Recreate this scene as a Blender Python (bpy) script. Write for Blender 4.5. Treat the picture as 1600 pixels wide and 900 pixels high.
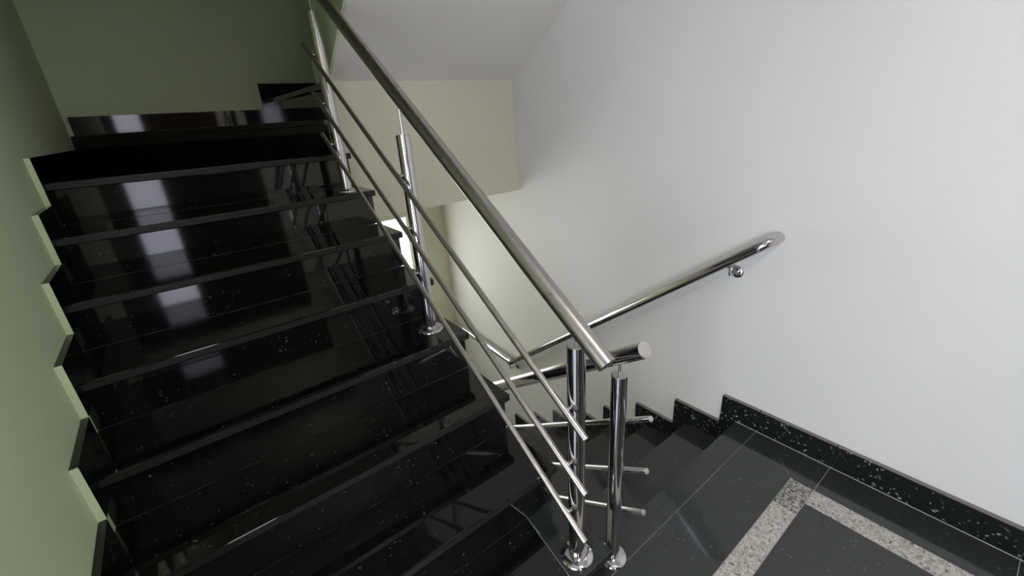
import bpy, bmesh, math
from mathutils import Vector, Matrix

for o in list(bpy.data.objects):
    bpy.data.objects.remove(o, do_unlink=True)
SC = bpy.context.scene
COL = SC.collection
R = math.radians
ZO = 0.2                       # everything below is measured from the first tread; ZO lifts the floor to z = 0

# ------------------------------------------------------------------ camera
YAW, PITCH, ROLL, FPX = R(37.198), R(21.989), R(3.639), 672.5
fw = Vector((math.sin(YAW) * math.cos(PITCH), math.cos(YAW) * math.cos(PITCH), -math.sin(PITCH)))
rt = Vector((math.cos(YAW), -math.sin(YAW), 0))
dn = fw.cross(rt)
rt2 = math.cos(ROLL) * rt + math.sin(ROLL) * dn
dn2 = -math.sin(ROLL) * rt + math.cos(ROLL) * dn
cd = bpy.data.cameras.new('camera')
cam = bpy.data.objects.new('camera', cd)
COL.objects.link(cam)
M3 = Matrix((rt2, -dn2, -fw)).transposed()
cam.matrix_world = Matrix.Translation((-0.195, 0.1744, 1.3686 + ZO)) @ M3.to_4x4()
cd.sensor_width = 36
cd.lens = FPX / 1600 * 36
cd.clip_start = 0.02
SC.camera = cam

# ------------------------------------------------------------------ world, exposure
w = bpy.data.worlds.new('world')
SC.world = w
w.use_nodes = True
w.node_tree.nodes['Background'].inputs[0].default_value = (0.75, 0.8, 0.9, 1)
w.node_tree.nodes['Background'].inputs[1].default_value = 0.03
vs = SC.view_settings
vs.view_transform = 'Standard'
vs.look = 'None'
vs.gamma = 1
vs.use_curve_mapping = False
vs.exposure = 1.38
HALL_WINDOW = 4.0             # daylight through the hall window (beside the viewer)
LOW_WINDOW = 1.6               # daylight through the window over the lower landing
DOOR_PANES = 1.35               # daylight in the panes of the door behind the viewer

ADDED_FILL = 11.5               # unseen panel added on the hall ceiling to brighten the left wall

# ------------------------------------------------------------------ materials
def new_mat(name):
    m = bpy.data.materials.new(name)
    m.use_nodes = True
    nt = m.node_tree
    return m, nt, nt.nodes['Principled BSDF']

def node(nt, t, **kw):
    n = nt.nodes.new(t)
    for k, v in kw.items():
        setattr(n, k, v)
    return n

def paint(name, col, rough=0.55, var=0.05):
    m, nt, b = new_mat(name)
    g = node(nt, 'ShaderNodeNewGeometry')
    n1 = node(nt, 'ShaderNodeTexNoise'); n1.inputs['Scale'].default_value = 1.7; n1.inputs['Detail'].default_value = 4
    nt.links.new(g.outputs['Position'], n1.inputs['Vector'])
    mx = node(nt, 'ShaderNodeMix', data_type='RGBA')
    mx.inputs['A'].default_value = (*[c * (1 - var) for c in col], 1)
    mx.inputs['B'].default_value = (*[min(1, c * (1 + var)) for c in col], 1)
    nt.links.new(n1.outputs['Fac'], mx.inputs['Factor'])
    nt.links.new(mx.outputs['Result'], b.inputs['Base Color'])
    n2 = node(nt, 'ShaderNodeTexNoise'); n2.inputs['Scale'].default_value = 90; n2.inputs['Detail'].default_value = 3
    nt.links.new(g.outputs['Position'], n2.inputs['Vector'])
    bp = node(nt, 'ShaderNodeBump'); bp.inputs['Strength'].default_value = 0.06; bp.inputs['Distance'].default_value = 0.004
    nt.links.new(n2.outputs['Fac'], bp.inputs['Height'])
    nt.links.new(bp.outputs['Normal'], b.inputs['Normal'])
    b.inputs['Roughness'].default_value = rough
    b.inputs['Specular IOR Level'].default_value = 0.3
    return m

def granite(name, base, rough, fleck, amount, scale=95):
    """polished black stone with sparse pale mineral flecks"""
    m, nt, b = new_mat(name)
    g = node(nt, 'ShaderNodeNewGeometry')
    v = node(nt, 'ShaderNodeTexVoronoi'); v.inputs['Scale'].default_value = scale
    wob = node(nt, 'ShaderNodeTexNoise'); wob.inputs['Scale'].default_value = 60; wob.inputs['Detail'].default_value = 3
    ad = node(nt, 'ShaderNodeMixRGB', blend_type='ADD'); ad.inputs['Fac'].default_value = 0.022
    nt.links.new(g.outputs['Position'], wob.inputs['Vector'])
    nt.links.new(g.outputs['Position'], ad.inputs['Color1'])
    nt.links.new(wob.outputs['Color'], ad.inputs['Color2'])
    nt.links.new(ad.outputs['Color'], v.inputs['Vector'])
    sep = node(nt, 'ShaderNodeSeparateColor')
    nt.links.new(v.outputs['Color'], sep.inputs['Color'])
    thr = node(nt, 'ShaderNodeMapRange'); thr.inputs['From Min'].default_value = 1 - amount; thr.inputs['From Max'].default_value = 1 - amount * 0.55
    nt.links.new(sep.outputs['Red'], thr.inputs['Value'])
    core = node(nt, 'ShaderNodeMapRange'); core.inputs['From Min'].default_value = 0.42; core.inputs['From Max'].default_value = 0.15
    nt.links.new(v.outputs['Distance'], core.inputs['Value'])
    cl = node(nt, 'ShaderNodeTexNoise'); cl.inputs['Scale'].default_value = 14; cl.inputs['Detail'].default_value = 2
    nt.links.new(g.outputs['Position'], cl.inputs['Vector'])
    clr = node(nt, 'ShaderNodeMapRange'); clr.inputs['From Min'].default_value = 0.4; clr.inputs['From Max'].default_value = 0.62
    nt.links.new(cl.outputs['Fac'], clr.inputs['Value'])
    m1 = node(nt, 'ShaderNodeMath', operation='MULTIPLY'); m2 = node(nt, 'ShaderNodeMath', operation='MULTIPLY')
    nt.links.new(thr.outputs['Result'], m1.inputs[0]); nt.links.new(core.outputs['Result'], m1.inputs[1])
    nt.links.new(m1.outputs[0], m2.inputs[0]); nt.links.new(clr.outputs['Result'], m2.inputs[1])
    mx = node(nt, 'ShaderNodeMix', data_type='RGBA')
    mx.inputs['A'].default_value = (*base, 1); mx.inputs['B'].default_value = (*fleck, 1)
    nt.links.new(m2.outputs[0], mx.inputs['Factor'])
    nt.links.new(mx.outputs['Result'], b.inputs['Base Color'])
    rn = node(nt, 'ShaderNodeTexNoise'); rn.inputs['Scale'].default_value = 5; rn.inputs['Detail'].default_value = 4
    nt.links.new(g.outputs['Position'], rn.inputs['Vector'])
    rr = node(nt, 'ShaderNodeMapRange'); rr.inputs['To Min'].default_value = rough * 0.7; rr.inputs['To Max'].default_value = rough * 1.35
    nt.links.new(rn.outputs['Fac'], rr.inputs['Value'])
    nt.links.new(rr.outputs['Result'], b.inputs['Roughness'])
    b.inputs['IOR'].default_value = 1.58
    return m

def white_granite(name, dark=0.5):
    m, nt, b = new_mat(name)
    g = node(nt, 'ShaderNodeNewGeometry')
    n = node(nt, 'ShaderNodeTexNoise'); n.inputs['Scale'].default_value = 75; n.inputs['Detail'].default_value = 5; n.inputs['Roughness'].default_value = 0.7; n.inputs['Distortion'].default_value = 1.2
    nt.links.new(g.outputs['Position'], n.inputs['Vector'])
    cr = node(nt, 'ShaderNodeValToRGB')
    e = cr.color_ramp.elements
    e[0].position = 0.34 + 0.22 * (dark - 0.5); e[0].color = (0.03, 0.03, 0.028, 1)
    e[1].position = 0.66 + 0.1 * (dark - 0.5); e[1].color = (0.62, 0.58, 0.56, 1)
    k = e.new(0.47 + 0.22 * (dark - 0.5)); k.color = (0.36, 0.34, 0.31, 1)
    nt.links.new(n.outputs['Fac'], cr.inputs['Fac'])
    nt.links.new(cr.outputs['Color'], b.inputs['Base Color'])
    b.inputs['Roughness'].default_value = 0.2
    return m

def steel(name, col, rough, stretch=None):
    m, nt, b = new_mat(name)
    b.inputs['Base Color'].default_value = (*col, 1)
    b.inputs['Metallic'].default_value = 1
    t = node(nt, 'ShaderNodeTexCoord')
    n = node(nt, 'ShaderNodeTexNoise'); n.inputs['Scale'].default_value = 35; n.inputs['Detail'].default_value = 3
    nt.links.new(t.outputs['Object'], n.inputs['Vector'])
    rr = node(nt, 'ShaderNodeMapRange'); rr.inputs['To Min'].default_value = rough * 0.75; rr.inputs['To Max'].default_value = rough * 1.25
    nt.links.new(n.outputs['Fac'], rr.inputs['Value'])
    nt.links.new(rr.outputs['Result'], b.inputs['Roughness'])
    return m

def wood(name, c1, c2, rough=0.35):
    m, nt, b = new_mat(name)
    g = node(nt, 'ShaderNodeNewGeometry')
    mp = node(nt, 'ShaderNodeMapping'); mp.inputs['Scale'].default_value = (14, 14, 1.2)
    nt.links.new(g.outputs['Position'], mp.inputs['Vector'])
    n = node(nt, 'ShaderNodeTexNoise'); n.inputs['Scale'].default_value = 2.2; n.inputs['Detail'].default_value = 6
    nt.links.new(mp.outputs['Vector'], n.inputs['Vector'])
    mx = node(nt, 'ShaderNodeMix', data_type='RGBA')
    mx.inputs['A'].default_value = (*c1, 1); mx.inputs['B'].default_value = (*c2, 1)
    nt.links.new(n.outputs['Fac'], mx.inputs['Factor'])
    nt.links.new(mx.outputs['Result'], b.inputs['Base Color'])
    b.inputs['Roughness'].default_value = rough
    return m

def daylight(name, col, strength):
    m, nt, b = new_mat(name)
    b.inputs['Base Color'].default_value = (0.8, 0.8, 0.8, 1)
    b.inputs['Emission Color'].default_value = (*col, 1)
    b.inputs['Emission Strength'].default_value = strength
    b.inputs['Roughness'].default_value = 0.3
    return m

WHITE = paint('white_wall_paint', (0.70, 0.685, 0.675))
CREAM = paint('cream_wall_paint', (0.70, 0.665, 0.55))
OLIVE = paint('olive_wall_paint', (0.63, 0.72, 0.48))
CEIL = paint('ceiling_paint', (0.74, 0.72, 0.70))
SOFF = paint('grey_soffit_paint', (0.80, 0.765, 0.74))
GROUT = paint('grout', (0.5, 0.48, 0.45), 0.8)
SAWN = paint('sawn_granite_edge', (0.20, 0.18, 0.165), 0.5)
HONED = paint('honed_granite_edge', (0.017, 0.018, 0.016), 0.34)
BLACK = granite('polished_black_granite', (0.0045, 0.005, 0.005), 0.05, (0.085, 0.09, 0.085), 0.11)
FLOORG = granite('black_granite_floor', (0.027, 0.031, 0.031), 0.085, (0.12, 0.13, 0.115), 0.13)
SKIRTG = granite('speckled_black_granite', (0.010, 0.012, 0.012), 0.08, (0.38, 0.41, 0.38), 0.22, 80)
STRIPE = white_granite('white_speckled_granite', 0.42)
STRIPE2 = white_granite('veined_grey_granite', 0.85)
BRUSHED = steel('brushed_stainless_steel', (0.47, 0.445, 0.42), 0.30)
POLISH = steel('polished_stainless_steel', (0.60, 0.59, 0.60), 0.09)
SATIN = steel('satin_steel', (0.62, 0.60, 0.57), 0.38)
WOOD = wood('added_dark_wood', (0.018, 0.010, 0.006), (0.05, 0.028, 0.016))
FRAME = paint('white_window_frame', (0.7, 0.7, 0.7), 0.35)
DAY1 = daylight('daylit_window_glass', (0.80, 0.88, 1.0), HALL_WINDOW)
FILL = daylight('added_fill_panel', (1.0, 0.95, 0.88), ADDED_FILL)
DAY2 = daylight('daylit_landing_glass', (0.97, 1.0, 0.95), LOW_WINDOW)
DAY3 = daylight('daylit_door_glass', (0.80, 0.80, 1.0), DOOR_PANES)

# ------------------------------------------------------------------ builders
CACHE = {}
ORG = {}

def link(name, me, origin, parent=None, kind=None):
    o = bpy.data.objects.new(name, me)
    COL.objects.link(o)
    origin = Vector(origin)
    ORG[o.name] = origin
    if parent is not None:
        o.parent = parent
        o.location = origin - ORG[parent.name]
    else:
        o.location = origin
    if kind:
        o['kind'] = kind
    return o

def thing(name, origin, label, cat, group=None):
    o = link(name, None, (origin[0], origin[1], origin[2] + ZO))
    o['label'] = label
    o['category'] = cat
    if group:
        o['group'] = group
    return o

def struct(name, label, cat, origin=(0, 0, 0)):
    o = link(name, None, (origin[0], origin[1], origin[2] + ZO), kind='structure')
    o['label'] = label
    o['category'] = cat
    return o

def tag(o, label, cat):
    o['label'] = label
    o['category'] = cat
    return o

def bm_to(name, bm, mat):
    me = bpy.data.meshes.new(name)
    bm.normal_update()
    bm.to_mesh(me)
    bm.free()
    for m in (mat if isinstance(mat, (list, tuple)) else [mat]):
        me.materials.append(m)
    return me

def box(name, x0, x1, y0, y1, z0, z1, mat, parent=None, kind=None, bevel=0.0, edge=None, top=None):
    """edge / top: material for the face that looks towards -Y / upwards"""
    mats = [mat, edge or top or mat]
    key = (round(x1 - x0, 4), round(y1 - y0, 4), round(z1 - z0, 4), mat.name, bevel, edge.name if edge else '', top.name if top else '')
    me = CACHE.get(key)
    if me is None:
        bm = bmesh.new()
        bmesh.ops.create_cube(bm, size=1)
        for v in bm.verts:
            v.co = Vector((v.co.x * (x1 - x0), v.co.y * (y1 - y0), v.co.z * (z1 - z0)))
        if edge is not None or top is not None:
            for f in bm.faces:
                f.normal_update()
                if (edge is not None and f.normal.y < -0.9) or (top is not None and f.normal.z > 0.9):
                    f.material_index = 1
        if bevel:
            bmesh.ops.bevel(bm, geom=bm.edges[:], offset=bevel, segments=2, affect='EDGES', profile=0.6)
        me = bm_to(name, bm, mats)
        CACHE[key] = me
    return link(name, me, ((x0 + x1) / 2, (y0 + y1) / 2, (z0 + z1) / 2 + ZO), parent, kind)

def prism(name, poly, axis, a, b, mat, parent=None, kind=None, bevel=0.0, edge=None):
    """poly in the plane across the axis: 'z' -> (x, y), 'x' -> (y, z)"""
    c0 = sum(p[0] for p in poly) / len(poly)
    c1 = sum(p[1] for p in poly) / len(poly)
    mid = (a + b) / 2
    def at(p, t):
        return Vector((p[0] - c0, p[1] - c1, t - mid)) if axis == 'z' else Vector((t - mid, p[0] - c0, p[1] - c1))
    bm = bmesh.new()
    lo = [bm.verts.new(at(p, a)) for p in poly]
    hi = [bm.verts.new(at(p, b)) for p in poly]
    n = len(poly)
    bm.faces.new(lo[::-1]); bm.faces.new(hi)
    for i in range(n):
        bm.faces.new((lo[i], lo[(i + 1) % n], hi[(i + 1) % n], hi[i]))
    bmesh.ops.recalc_face_normals(bm, faces=bm.faces[:])
    if edge is not None:
        for f in bm.faces:
            f.normal_update()
            if f.normal.y < -0.9:
                f.material_index = 1
        mat = [mat, edge]
    if bevel:
        bmesh.ops.bevel(bm, geom=bm.edges[:], offset=bevel, segments=2, affect='EDGES', profile=0.6)
    me = bm_to(name, bm, mat)
    org = (c0, c1, mid + ZO) if axis == 'z' else (mid, c0, c1 + ZO)
    return link(name, me, org, parent, kind)

def tube(name, pts, rad, mat, parent=None, seg=28, origin=None, chamfer=0.0):
    pts = [Vector(p) for p in pts]
    org = Vector(origin) if origin is not None else sum(pts, Vector()) / len(pts)
    P = [p - org for p in pts]
    T = []
    for i in range(len(P)):
        d = Vector()
        if i > 0:
            d += (P[i] - P[i - 1]).normalized()
        if i < len(P) - 1:
            d += (P[i + 1] - P[i]).normalized()
        T.append(d.normalized())
    up = Vector((0, 0, 1)) if abs(T[0].z) < 0.95 else Vector((1, 0, 0))
    u = up.cross(T[0]).normalized()
    rows = []
    for i, p in enumerate(P):
        if i:
            q = T[i - 1].rotation_difference(T[i])
            u = (q @ u).normalized()
        v = T[i].cross(u).normalized()
        rows.append((p, u.copy(), v))
    rings = []
    def ring(p, u, v, r):
        return [p + (u * math.cos(2 * math.pi * k / seg) + v * math.sin(2 * math.pi * k / seg)) * r for k in range(seg)]
    bm = bmesh.new()
    for p, u, v in rows:
        rings.append([bm.verts.new(c) for c in ring(p, u, v, rad)])
    for A, B in zip(rings, rings[1:]):
        for k in range(seg):
            f = bm.faces.new((A[k], A[(k + 1) % seg], B[(k + 1) % seg], B[k]))
            f.smooth = True
    for idx, rv in ((0, True), (-1, False)):
        p, u, v = rows[idx]
        c = [bm.verts.new(x) for x in ring(p, u, v, rad)]
        bm.faces.new(c[::-1] if rv else c)
    me = bm_to(name, bm, mat)
    return link(name, me, org + Vector((0, 0, ZO)), parent)

def lathe(name, prof, base, axis, mat, parent=None, seg=32):
    """prof: (radius, height) pairs turned about the axis through base"""
    bm = bmesh.new()
    q = Vector((0, 0, 1)).rotation_difference(Vector(axis).normalized())
    rings = []
    for r, h in prof:
        rings.append([bm.verts.new(q @ Vector((r * math.cos(2 * math.pi * k / seg), r * math.sin(2 * math.pi * k / seg), h))) for k in range(seg)])
    for A, B in zip(rings, rings[1:]):
        for k in range(seg):
            f = bm.faces.new((A[k], A[(k + 1) % seg], B[(k + 1) % seg], B[k]))
            f.smooth = True
    bm.faces.new(rings[0][::-1]); bm.faces.new(rings[-1])
    me = bm_to(name, bm, mat)
    me.set_sharp_from_angle(angle=R(40))
    return link(name, me, (base[0], base[1], base[2] + ZO), parent)

# ------------------------------------------------------------------ measures
H, D = 0.175, 0.261            # riser, going of the climbing flight
XL, XU, YU = -0.577, 0.6306, 1.0602
YN = lambda k: YU + (k - 1) * D    # nosing of climbing step k
XR = 1.8249
H2, D2, YD = 0.1725, 0.2667, 0.9352
FZ = -0.2                      # hall floor
BACK = 4.07
YB, ZB = 2.687, 0.843          # landing beam
LOWB = 3.87
LOWZ = FZ - 8 * H2
S = 0.0976                     # skirting height left
SR = 0.1205                    # skirting height right
SKT = 0.025
HX0, HY0 = -1.6, -1.0
CZ = 2.6
FLX = 0.614                    # inner side of the flight overhead

# ------------------------------------------------------------------ walls
tag(box('wall_right', XR, XR + 0.2, HY0 - 0.2, LOWB + 0.3, LOWZ - 0.2, 4.4, WHITE, kind='structure'), 'tall white painted wall beside the descending stairs', 'wall')
tag(box('wall_left', XL - 0.15, XL, 0.93, BACK + 0.2, LOWZ - 0.2, 4.4, OLIVE, kind='structure'), 'olive cream painted wall beside the climbing stairs', 'wall')
tag(box('wall_back', XL, XR, BACK, BACK + 0.2, ZB, 4.4, OLIVE, kind='structure'), 'olive cream wall above the winder steps', 'wall')
# lower landing wall with its window opening
WX0, WX1, WZ0, WZ1 = -0.2, 1.50, -0.45, 0.56
lw = struct('wall_back_lower', 'pale wall with a window over the lower landing', 'wall', (0.6, LOWB + 0.1, LOWZ))
box('pier', WX1, XR, LOWB, LOWB + 0.2, LOWZ - 0.1, ZB, CREAM, lw)
box('pier', XL, WX0, LOWB, LOWB + 0.2, LOWZ - 0.1, ZB, CREAM, lw)
box('window_apron', WX0, WX1, LOWB, LOWB + 0.2, LOWZ - 0.1, WZ0, CREAM, lw)
box('lintel', WX0, WX1, LOWB, LOWB + 0.2, WZ1, ZB, CREAM, lw)
w2 = struct('window_2', 'bright window over the lower landing, seen under the beam', 'window', ((WX0 + WX1) / 2, LOWB + 0.1, WZ0))
for i in range(3):
    a = WX0 + 0.03 + i * (WX1 - WX0 - 0.03) / 3
    b = a + (WX1 - WX0 - 0.03) / 3 - 0.03
    box('pane', a, b, LOWB + 0.10, LOWB + 0.11, WZ0 + 0.03, WZ1 - 0.03, DAY2, w2)
for i in range(4):
    a = WX0 + i * (WX1 - WX0 - 0.03) / 3
    box('window_frame', a, a + 0.03, LOWB + 0.08, LOWB + 0.13, WZ0, WZ1, FRAME, w2)
for z in (WZ0, WZ1 - 0.03):
    box('window_frame', WX0 + 0.03, WX1 - 0.03, LOWB + 0.08, LOWB + 0.13, z, z + 0.03, FRAME, w2)

# hall behind and beside the viewer
tag(box('wall_hall_front', HX0, XL - 0.15, 0.93, 1.08, FZ, CZ, CREAM, kind='structure'), 'cream wall of the hall beside the stair foot', 'wall')
DX0, DX1, DZ1 = -1.30, 0.75, 1.95
wb = struct('wall_behind', 'cream hall wall around the added dark door leaves', 'wall', (0, HY0 - 0.1, FZ))
box('wall_pier', HX0, DX0, HY0 - 0.2, HY0, FZ, CZ, CREAM, wb)
box('wall_pier', DX1, XR, HY0 - 0.2, HY0, FZ, CZ, CREAM, wb)
box('wall_lintel', DX0, DX1, HY0 - 0.2, HY0, DZ1, CZ, CREAM, wb)
dr = struct('door_1', 'column of daylit door panes between dark leaves added to darken reflections', 'door', ((DX0 + DX1) / 2, HY0 - 0.05, FZ))
PX0, PX1 = -0.54, -0.24
box('added_dark_leaf', DX0, PX0, HY0 - 0.06, HY0, FZ, DZ1, WOOD, dr)  # unseen dark leaves, added so the risers reflect little light
box('added_dark_leaf', PX1, DX1, HY0 - 0.06, HY0, FZ, DZ1, WOOD, dr)
for i in range(5):
    z = FZ + 0.05 + 0.40 * i
    box('pane', PX0, PX1, HY0 - 0.03, HY0 - 0.02, z, z + 0.31, DAY3, dr)
    box('rail', PX0, PX1, HY0 - 0.06, HY0, z + 0.31, min(z + 0.40, DZ1), WOOD, dr)
box('rail', PX0, PX1, HY0 - 0.06, HY0, FZ, FZ + 0.05, WOOD, dr)
VY0, VY1, VZ0, VZ1 = -0.90, 0.45, -0.05, 1.55
hw = struct('wall_hall_left', 'cream hall wall with the large daylight window', 'wall', (HX0 - 0.1, 0, FZ))
box('wall_pier', HX0 - 0.2, HX0, HY0 - 0.2, VY0, FZ, CZ, CREAM, hw)
box('wall_pier', HX0 - 0.2, HX0, VY1, 1.08, FZ, CZ, CREAM, hw)
box('window_apron', HX0 - 0.2, HX0, VY0, VY1, FZ, VZ0, CREAM, hw)
box('lintel', HX0 - 0.2, HX0, VY0, VY1, VZ1, CZ, CREAM, hw)
w1 = struct('window_1', 'large hall window lighting the stair foot', 'window', (HX0 - 0.1, (VY0 + VY1) / 2, VZ0))
for i in range(2):
    a = VY0 + 0.04 + i * (VY1 - VY0 - 0.04) / 2
    box('pane', HX0 - 0.12, HX0 - 0.11, a, a + (VY1 - VY0 - 0.04) / 2 - 0.04, VZ0 + 0.04, VZ1 - 0.04, DAY1, w1)
for i in range(3):
    a = VY0 + i * (VY1 - VY0 - 0.04) / 2
    box('window_frame', HX0 - 0.14, HX0 - 0.08, a, a + 0.04, VZ0, VZ1, FRAME, w1)
for z in (VZ0, VZ1 - 0.04):
    box('window_frame', HX0 - 0.14, HX0 - 0.08, VY0 + 0.04, VY1 - 0.04, z, z + 0.04, FRAME, w1)

# ceilings and the flight overhead
tag(box('ceiling', HX0, XR, HY0, 1.12, CZ, CZ + 0.2, CEIL, kind='structure'), 'flat ceiling over the stair foot', 'ceiling')
lp = thing('added_fill_light', (0.4, -0.35, CZ - 0.05), 'unseen square fill light added on the hall ceiling', 'lamp')  # fill light with no visible source, added to lift the left wall
box('fill_panel', 0.16, 0.64, -0.59, -0.11, CZ - 0.045, CZ - 0.03, FILL, lp)
for a, b, c, d in ((0.13, 0.16, -0.62, -0.08), (0.64, 0.67, -0.62, -0.08), (0.16, 0.64, -0.62, -0.59), (0.16, 0.64, -0.11, -0.08)):
    box('fill_frame', a, b, c, d, CZ - 0.05, CZ - 0.001, FRAME, lp)
sl = 0.652
top = 2.80
poly = [(YB, 1.58)]
for k in range(10, 16):
    y = 2.93 - (k - 10) * D
    poly += [(y, (k - 1) * H), (y, k * H)]
poly = [(YB, 1.58), (2.93, 1.575)] + poly[2:] + [(1.12, 15 * H), (1.12, 1.58 + (YB - 1.12) * sl)]
tag(prism('ceiling_stair_soffit', poly, 'x', FLX, XR, SOFF, kind='structure'), 'sloping grey underside of the stair flight overhead', 'ceiling')
# thin olive string along the inner side of that flight
strg = [(YB, 1.582), (YB, 1.95), (1.12, 1.95 + (YB - 1.12) * sl), (1.12, 1.582 + (YB - 1.12) * sl)]
tag(prism('trim_1', strg, 'x', FLX - 0.012, FLX, OLIVE, kind='structure'), 'olive painted side of the flight overhead', 'trim')
tag(box('wall_landing_beam', 0.615, XR, YB, YB + 0.2, ZB, 1.58, CREAM, kind='structure'), 'beige beam face under the upper landing', 'beam')
tag(prism('ceiling_upper_soffit', [(1.12, CZ), (2.7, 3.7), (BACK, 3.7), (BACK, 3.9), (2.7, 3.9), (1.12, CZ + 0.2)], 'x', XL, FLX - 0.02, CEIL, kind='structure'), 'sloping underside of the next flight above', 'ceiling')
tag(box('ceiling_top', FLX, XR, 1.12, BACK, 4.2, 4.4, CEIL, kind='structure'), 'high ceiling over the stairwell', 'ceiling')

# ------------------------------------------------------------------ hall floor
fl = struct('floor', 'black polished granite hall floor with a white stone border', 'floor', (0, 0, FZ))
box('floor_bed', HX0, XU + 0.004, HY0, 0.80, FZ - 0.2, FZ - 0.003, GROUT, fl)
box('floor_bed', XU + 0.004, XR, HY0, YD - 0.02, FZ - 0.2, FZ - 0.003, GROUT, fl)
G = 0.0012
def slab(name, poly, mat):
    cx = sum(p[0] for p in poly) / len(poly); cy = sum(p[1] for p in poly) / len(poly)
    P = []
    for x, y in poly:                       # pull the edges in by the joint width
        P.append((x - G * (1 if x > cx else -1), y - G * (1 if y > cy else -1)))
    return prism(name, P, 'z', FZ - 0.02, FZ, mat, fl)
def rect(x0, x1, y0, y1):
    return [(x0, y0), (x1, y0), (x1, y1), (x0, y1)]
XE = XR - SKT
XF = XU + 0.004
slab('floor_slab', rect(XF, XE, 0.83, YD), FLOORG)
slab('floor_slab', [(XF, 0.597), (1.61, 0.597), (XE, 0.772), (XE, 0.83), (XF, 0.83)], FLOORG)
slab('floor_slab', [(1.61, 0.507), (XE, 0.507), (XE, 0.772), (1.61, 0.597)], FLOORG)
for a, b in ((-0.07, 0.507), (-0.64, -0.07), (HY0, -0.64)):
    slab('floor_slab', rect(1.61, XE, a, b), FLOORG)
    slab('border_slab', rect(1.51, 1.61, a, b), STRIPE)
slab('border_slab', rect(1.43, 1.61, 0.507, 0.597), STRIPE2)
xs = [1.43, 0.80, 0.17, -0.46, -1.09, HX0]
for b, a in zip(xs, xs[1:]):
    slab('border_slab', rect(a, b, 0.507, 0.597), STRIPE)
xs = [XF, 0.0, -0.63, -1.2, HX0]
for b, a in zip(xs, xs[1:]):
    slab('floor_slab', rect(a, b, 0.597, 0.815 if b < XL else 0.815), FLOORG)
ys = [0.507, -0.07, -0.64, HY0]
xs = [1.51, 0.88, 0.25, -0.38, -1.01, HX0]
for y1, y0 in zip(ys, ys[1:]):
    for b, a in zip(xs, xs[1:]):
        slab('floor_slab', rect(a, b, y0, y1), FLOORG)
slab('floor_slab', rect(HX0, XL, 0.815, 0.93), FLOORG)
box('floor_bed', HX0, XL, 0.80, 0.93, FZ - 0.2, FZ - 0.003, GROUT, fl)

# ------------------------------------------------------------------ climbing flight
up = thing('staircase', (0.03, 1.8, FZ), 'black granite stair flight climbing beside the olive wall to winder steps', 'staircase')
TT, OV = 0.03, 0.022           # tread thickness, overhang of the nosing
body = [(YN(0) + OV + 0.02, FZ)]
for k in range(0, 8):
    y = YN(k) + OV + 0.02
    body += [(y, k * H - TT)]
    if k < 7:
        body += [(YN(k + 1) + OV + 0.02, k * H - TT)]
body += [(YB, 7 * H - TT), (YB, ZB), (YN(7) - 0.02, ZB), (YN(0) + 0.55, FZ - 0.2), (YN(0) + OV + 0.02, FZ - 0.2)]
prism('stair_body', body, 'x', XL, XU - 0.016, CREAM, up)
for k in range(0, 8):
    if k == 0:
        # the lowest tread has a separate end piece under the newel post
        prism('tread', [(XL, YN(0)), (0.455, YN(0)), (0.497, YN(1) + OV), (XL, YN(1) + OV)], 'z', -TT, 0, BLACK, up, bevel=0.003, edge=HONED)
        prism('tread', [(0.457, YN(0)), (XU, YN(0)), (XU, YN(1) + OV), (0.499, YN(1) + OV)], 'z', -TT, 0, FLOORG, up, bevel=0.003, edge=HONED)
        prism('joint', [(0.4553, YN(0) + 0.004), (0.4567, YN(0) + 0.004), (0.4987, YN(1) + OV), (0.4973, YN(1) + OV)], 'z', -TT, -0.0012, GROUT, up)
    elif k < 7:
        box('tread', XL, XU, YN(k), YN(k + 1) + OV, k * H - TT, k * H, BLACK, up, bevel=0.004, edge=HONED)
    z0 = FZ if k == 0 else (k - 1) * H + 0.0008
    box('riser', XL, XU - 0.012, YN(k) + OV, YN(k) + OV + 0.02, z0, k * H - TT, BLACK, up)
NX, NY = 0.585, 2.715          # newel point where the winders meet
prism('tread', [(XL, YN(7)), (XU, YN(7)), (XU, YB - 0.001), (NX, NY), (XL, BACK - 0.001)], 'z', 7 * H - TT, 7 * H, BLACK, up, bevel=0.004, edge=HONED)
prism('stair_body', [(XL, YB), (NX + 0.03, YB), (NX + 0.03, BACK - 0.001), (XL, BACK - 0.001)], 'z', ZB, 7 * H - TT, CREAM, up)
prism('riser', [(XL + 0.02, BACK - 0.001), (XL, BACK - 0.001), (NX - 0.02, NY), (NX, NY)], 'z', 7 * H + 0.001, 8 * H - TT, BLACK, up)
prism('tread', [(XL, BACK - 0.001), (NX - 0.035, NY - 0.004), (NX + 0.01, NY), (NX + 0.01, BACK - 0.001)], 'z', 8 * H - TT, 8 * H, BLACK, up, bevel=0.004)
box('riser', NX + 0.01, NX + 0.03, NY, BACK - 0.001, 8 * H - TT, 9 * H - TT, BLACK, up)
box('tread', 0.57, XR - 0.001, NY + 0.215, BACK - 0.001, 9 * H - TT, 9 * H, BLACK, up, bevel=0.004)
box('tread', 0.57, FLX - 0.013, NY - 0.005, NY + 0.2155, 9 * H - TT, 9 * H, BLACK, up)
box('stair_body', NX + 0.03, XR - 0.001, YB + 0.2, BACK - 0.001, ZB, 9 * H - TT, CREAM, up)

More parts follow.
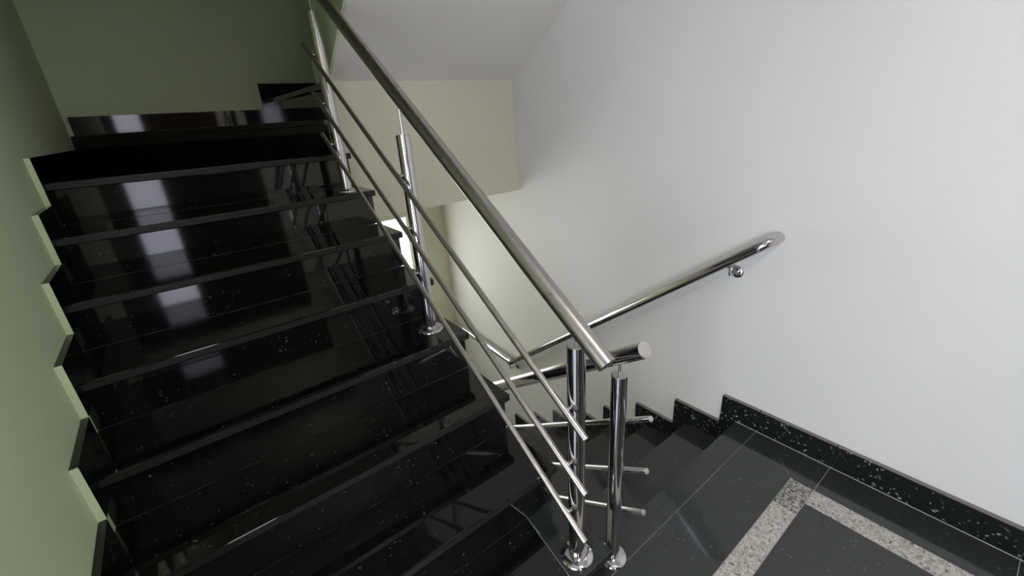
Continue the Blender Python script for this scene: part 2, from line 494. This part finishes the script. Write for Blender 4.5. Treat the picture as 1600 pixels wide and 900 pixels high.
# ------------------------------------------------------------------ descending flight
dnf = thing('staircase', (1.22, 2.0, LOWZ), 'dark granite stair flight descending beside the white wall', 'staircase')
XD = XU + 0.004
YL = lambda k: YD + k * D2
ZL = lambda k: FZ - k * H2
body = [(YL(0) - OV - 0.02, FZ - 0.022)]
for k in range(0, 8):
    y = YL(k) - OV - 0.02
    body += [(y, ZL(k + 1) - TT)]
    if k < 7:
        body += [(YL(k + 1) - OV - 0.02, ZL(k + 1) - TT)]
body += [(YL(7) - OV - 0.02, LOWZ - 0.25), (YL(6), LOWZ - 0.2), (YL(0) - OV - 0.02, ZL(0) - 0.4)]
prism('stair_body', body, 'x', XD, XR - 0.001, CREAM, dnf)
for k in range(0, 8):
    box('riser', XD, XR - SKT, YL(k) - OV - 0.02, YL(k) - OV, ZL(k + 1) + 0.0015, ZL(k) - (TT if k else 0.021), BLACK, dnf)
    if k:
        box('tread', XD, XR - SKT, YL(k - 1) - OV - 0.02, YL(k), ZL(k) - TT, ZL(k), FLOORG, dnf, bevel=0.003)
lf = struct('floor_lower_landing', 'dark granite floor of the lower landing', 'floor', (0.6, 3.3, LOWZ))
xs = [XL, 0.0, 0.6, 1.2, XR]
for a, b in zip(xs, xs[1:]):
    box('floor_slab', a + G, b - G, YL(7) - OV - 0.02, LOWB, LOWZ - 0.03, LOWZ, FLOORG, lf)
tag(box('wall_under_floor', XL, XD, 0.60, 0.80, LOWZ - 0.2, FZ - 0.2, CREAM, kind='structure'), 'plain wall below the hall floor', 'wall')

# ------------------------------------------------------------------ skirting
bl = struct('baseboard_left', 'stepped black granite skirting up the olive wall', 'skirting', (XL, 2, FZ))
YS = lambda k: 0.991 + (k - 1) * D
x0, x1 = XL + 0.0005, XL + 0.018
for k in range(0, 8):
    ya = max(YS(k), 0.93 if k == 0 else -9)
    yb = YS(k + 1) if k < 7 else BACK - 0.001
    if k == 0:
        ya = 0.935
    box('skirting_tile', x0, x1, ya, yb, k * H + 0.0008, k * H + S, BLACK, bl, edge=OLIVE)
    if k:
        box('skirting_tile', x0, x1, YS(k), YN(k) + OV, (k - 1) * H + S, k * H + 0.0008, BLACK, bl, edge=OLIVE)
bb = struct('baseboard_back', 'stepped black granite skirting along the olive back wall', 'skirting', (0, BACK, 8 * H))
y0, y1 = BACK - SKT, BACK - 0.0015
SB = 0.108
box('skirting_tile', XL + SKT, 0.0, y0, y1, 8 * H + 0.0008, 8 * H + SB, BLACK, bb)
box('skirting_tile', 0.001, 0.53, y0, y1, 8 * H + 0.0008, 8 * H + SB, BLACK, bb)
box('skirting_tile', 0.53, NX + 0.01, y0, y1, 8 * H + 0.0008, 9 * H + SB, BLACK, bb)
box('skirting_tile', NX + 0.011, 1.2, y0, y1, 9 * H + 0.0008, 9 * H + SB, BLACK, bb)
box('skirting_tile', 1.201, XR - 0.002, y0, y1, 9 * H + 0.0008, 9 * H + SB, BLACK, bb)
br = struct('baseboard_right', 'stepped speckled granite skirting along the white wall', 'skirting', (XR, 1, FZ))
x0, x1 = XR - SKT, XR - 0.0005
YR = 1.0186
ed = [HY0, -0.64, -0.07, 0.502, 0.827, YR]
for a, b in zip(ed, ed[1:]):
    box('skirting_tile', x0, x1, a + 0.0012, b - 0.0012, FZ + 0.002, FZ + SR, SKIRTG, br, bevel=0.002, top=SAWN)
box('sealant_joint', x0 - 0.0015, x0 + 0.002, HY0, YD, FZ + 0.0003, FZ + 0.0022, GROUT, br)
for k in range(0, 8):
    box('skirting_tile', x0, x1, YL(k) - OV, YR + k * D2, ZL(k + 1), ZL(k) - 0.001, SKIRTG, br, bevel=0.0015)
    yb = YR + (k + 1) * D2 if k < 7 else LOWB - 0.001
    box('skirting_tile', x0, x1, YR + k * D2 + 0.001, yb, ZL(k + 1) + 0.002, ZL(k + 1) + SR, SKIRTG, br, bevel=0.002, top=SAWN)

# ------------------------------------------------------------------ railings
RP, RB = 0.0255, 0.0098        # tube radii: posts and rails, bars
def post(parent, x, y, z, ztop, zrail, side, bars, slope):
    p = tube('post', [(x, y, z), (x, y, ztop)], RP, POLISH, parent, seg=40)
    lathe('base_flange', [(0.055, 0), (0.055, 0.003), (0.052, 0.007), (0.044, 0.011), (0.034, 0.0135), (RP + 0.0005, 0.0145)], (x, y, z), (0, 0, 1), POLISH, p)
    tube('pin', [(x, y, ztop - 0.002), (x, y, zrail)], 0.0045, POLISH, p, seg=12)
    lathe('post_cap', [(RP - 0.002, 0), (RP - 0.002, 0.0012), (0.0, 0.0012)][:2], (x, y, ztop), (0, 0, 1), SATIN, p)
    for zb in bars:
        tube('bar_clip', [(x + side * (RP - 0.004), y, zb), (x + side * 0.040, y, zb)], 0.007, POLISH, p, seg=12)
    return p

ra = thing('stair_railing', (0.53, 1.7, 0), 'steel railing with three bars beside the climbing black stairs', 'railing')
XP = 0.5293
hr = lambda y: 0.787 + 0.698 * (y - 0.77)
tube('handrail', [(XP, 0.762, hr(0.762)), (XP, 1.7, hr(1.7)), (XP, 2.66, hr(2.66))], RP, BRUSHED, ra, seg=40)
bz = [(0.564, 1.722), (0.369, 1.514), (0.181, 1.329)]
barz = lambda i, y: bz[i][0] + (bz[i][1] - bz[i][0]) * (y - 0.797) / (2.556 - 0.797)
for i in range(3):
    tube('bar', [(XP - 0.045, 0.790, barz(i, 0.790)), (XP - 0.045, 2.56, barz(i, 2.56))], RB, BRUSHED, ra, seg=24)
for y, z in ((0.866, 0.0), (1.7294, 3 * H), (2.4833, 6 * H)):
    post(ra, XP, y, z, z + 0.796, hr(y) - 0.02, -1, [barz(i, y) for i in range(3)], 0.66)

rb = thing('stair_railing', (0.73, 1.7, LOWZ), 'polished steel railing with three bars beside the descending stairs', 'railing')
XQ = 0.732
hq = lambda y: 0.724 - 0.672 * (y - 0.802)
h2 = tube('handrail', [(XQ, 0.795, hq(0.795)), (XQ, 1.7, hq(1.7)), (XQ, 2.78, hq(2.78))], RP, POLISH, rb, seg=40)
dirv = Vector((0, -1, 0.672)).normalized()
lathe('end_cap', [(RP - 0.0015, 0), (RP - 0.0015, 0.0015), (RP - 0.004, 0.0025), (0.018, 0.0022)], (XQ, 0.795, hq(0.795)), dirv, SATIN, h2)
bq = [0.466, 0.254, 0.068]
qz = lambda i, y: bq[i] - 0.664 * (y - 0.79)
for i in range(3):
    bar = tube('bar', [(XQ + 0.045, 0.787, qz(i, 0.787)), (XQ + 0.045, 2.72, qz(i, 2.72))], RB, POLISH, rb, seg=24)
    lathe('end_cap', [(RB - 0.0006, 0), (RB - 0.0006, 0.0012), (RB - 0.003, 0.002)], (XQ + 0.045, 0.787, qz(i, 0.787)), Vector((0, -1, 0.664)).normalized(), SATIN, bar, seg=20)
for j, y in enumerate((0.878, 0.878 + 3 * D2, 0.878 + 6 * D2)):
    z = FZ - 3 * j * H2
    post(rb, XQ, y, z, z + 0.806, hq(y) - 0.02, 1, [qz(i, y) for i in range(3)], 0.66)

wr = thing('wall_handrail', (XR - 0.08, 1.8, 0), 'polished tubular handrail bracketed to the white wall', 'handrail')
XW = XR - 0.08
sw = 0.762
wz = lambda y: 0.588 - sw * (y - 1.173)
path = []
yc, rc = 0.945, 0.065
dv = Vector((0, -1, sw)).normalized()
st = Vector((XW, yc, wz(yc)))
for i in range(9):                             # bend that returns the rail end to the wall
    a = math.pi / 2 * i / 8
    path.append(st + dv * rc * math.sin(a) + Vector((1, 0, 0)) * rc * (1 - math.cos(a)))
path.append(Vector((XR - 0.001, path[-1].y, path[-1].z)))
path = path[::-1]
ye = 2.80
ze = wz(ye)
path += [Vector((XW, 1.9, wz(1.9))), Vector((XW, ye - 0.05, wz(ye - 0.05)))]
path += [Vector((XW, ye - 0.02, wz(ye - 0.02) - 0.0)), Vector((XW, ye + 0.01, ze - 0.002)), Vector((XW, ye + 0.05, ze + 0.002))]
path += [Vector((XW, 3.75, ze + 0.055))]
tube('rail', path, 0.0262, POLISH, wr, seg=32)
for y in (1.045, 1.95, 2.83):
    z = (wz(y) if y < 2.8 else ze) - 0.024
    b = lathe('bracket', [(0.030, 0), (0.030, 0.004), (0.026, 0.008), (0.012, 0.010)], (XR - 0.0005, y, z - 0.055), (-1, 0, 0), POLISH, wr)
    tube('bracket_arm', [(XR - 0.008, y, z - 0.055), (XW + 0.012, y, z - 0.055), (XW + 0.003, y, z - 0.050), (XW, y, z - 0.040), (XW, y, z)], 0.006, POLISH, b, seg=12)
    tube('saddle', [(XW, y - 0.018, z + 0.018 * sw - 0.002), (XW, y + 0.018, z - 0.018 * sw - 0.002)], 0.009, POLISH, b, seg=12)
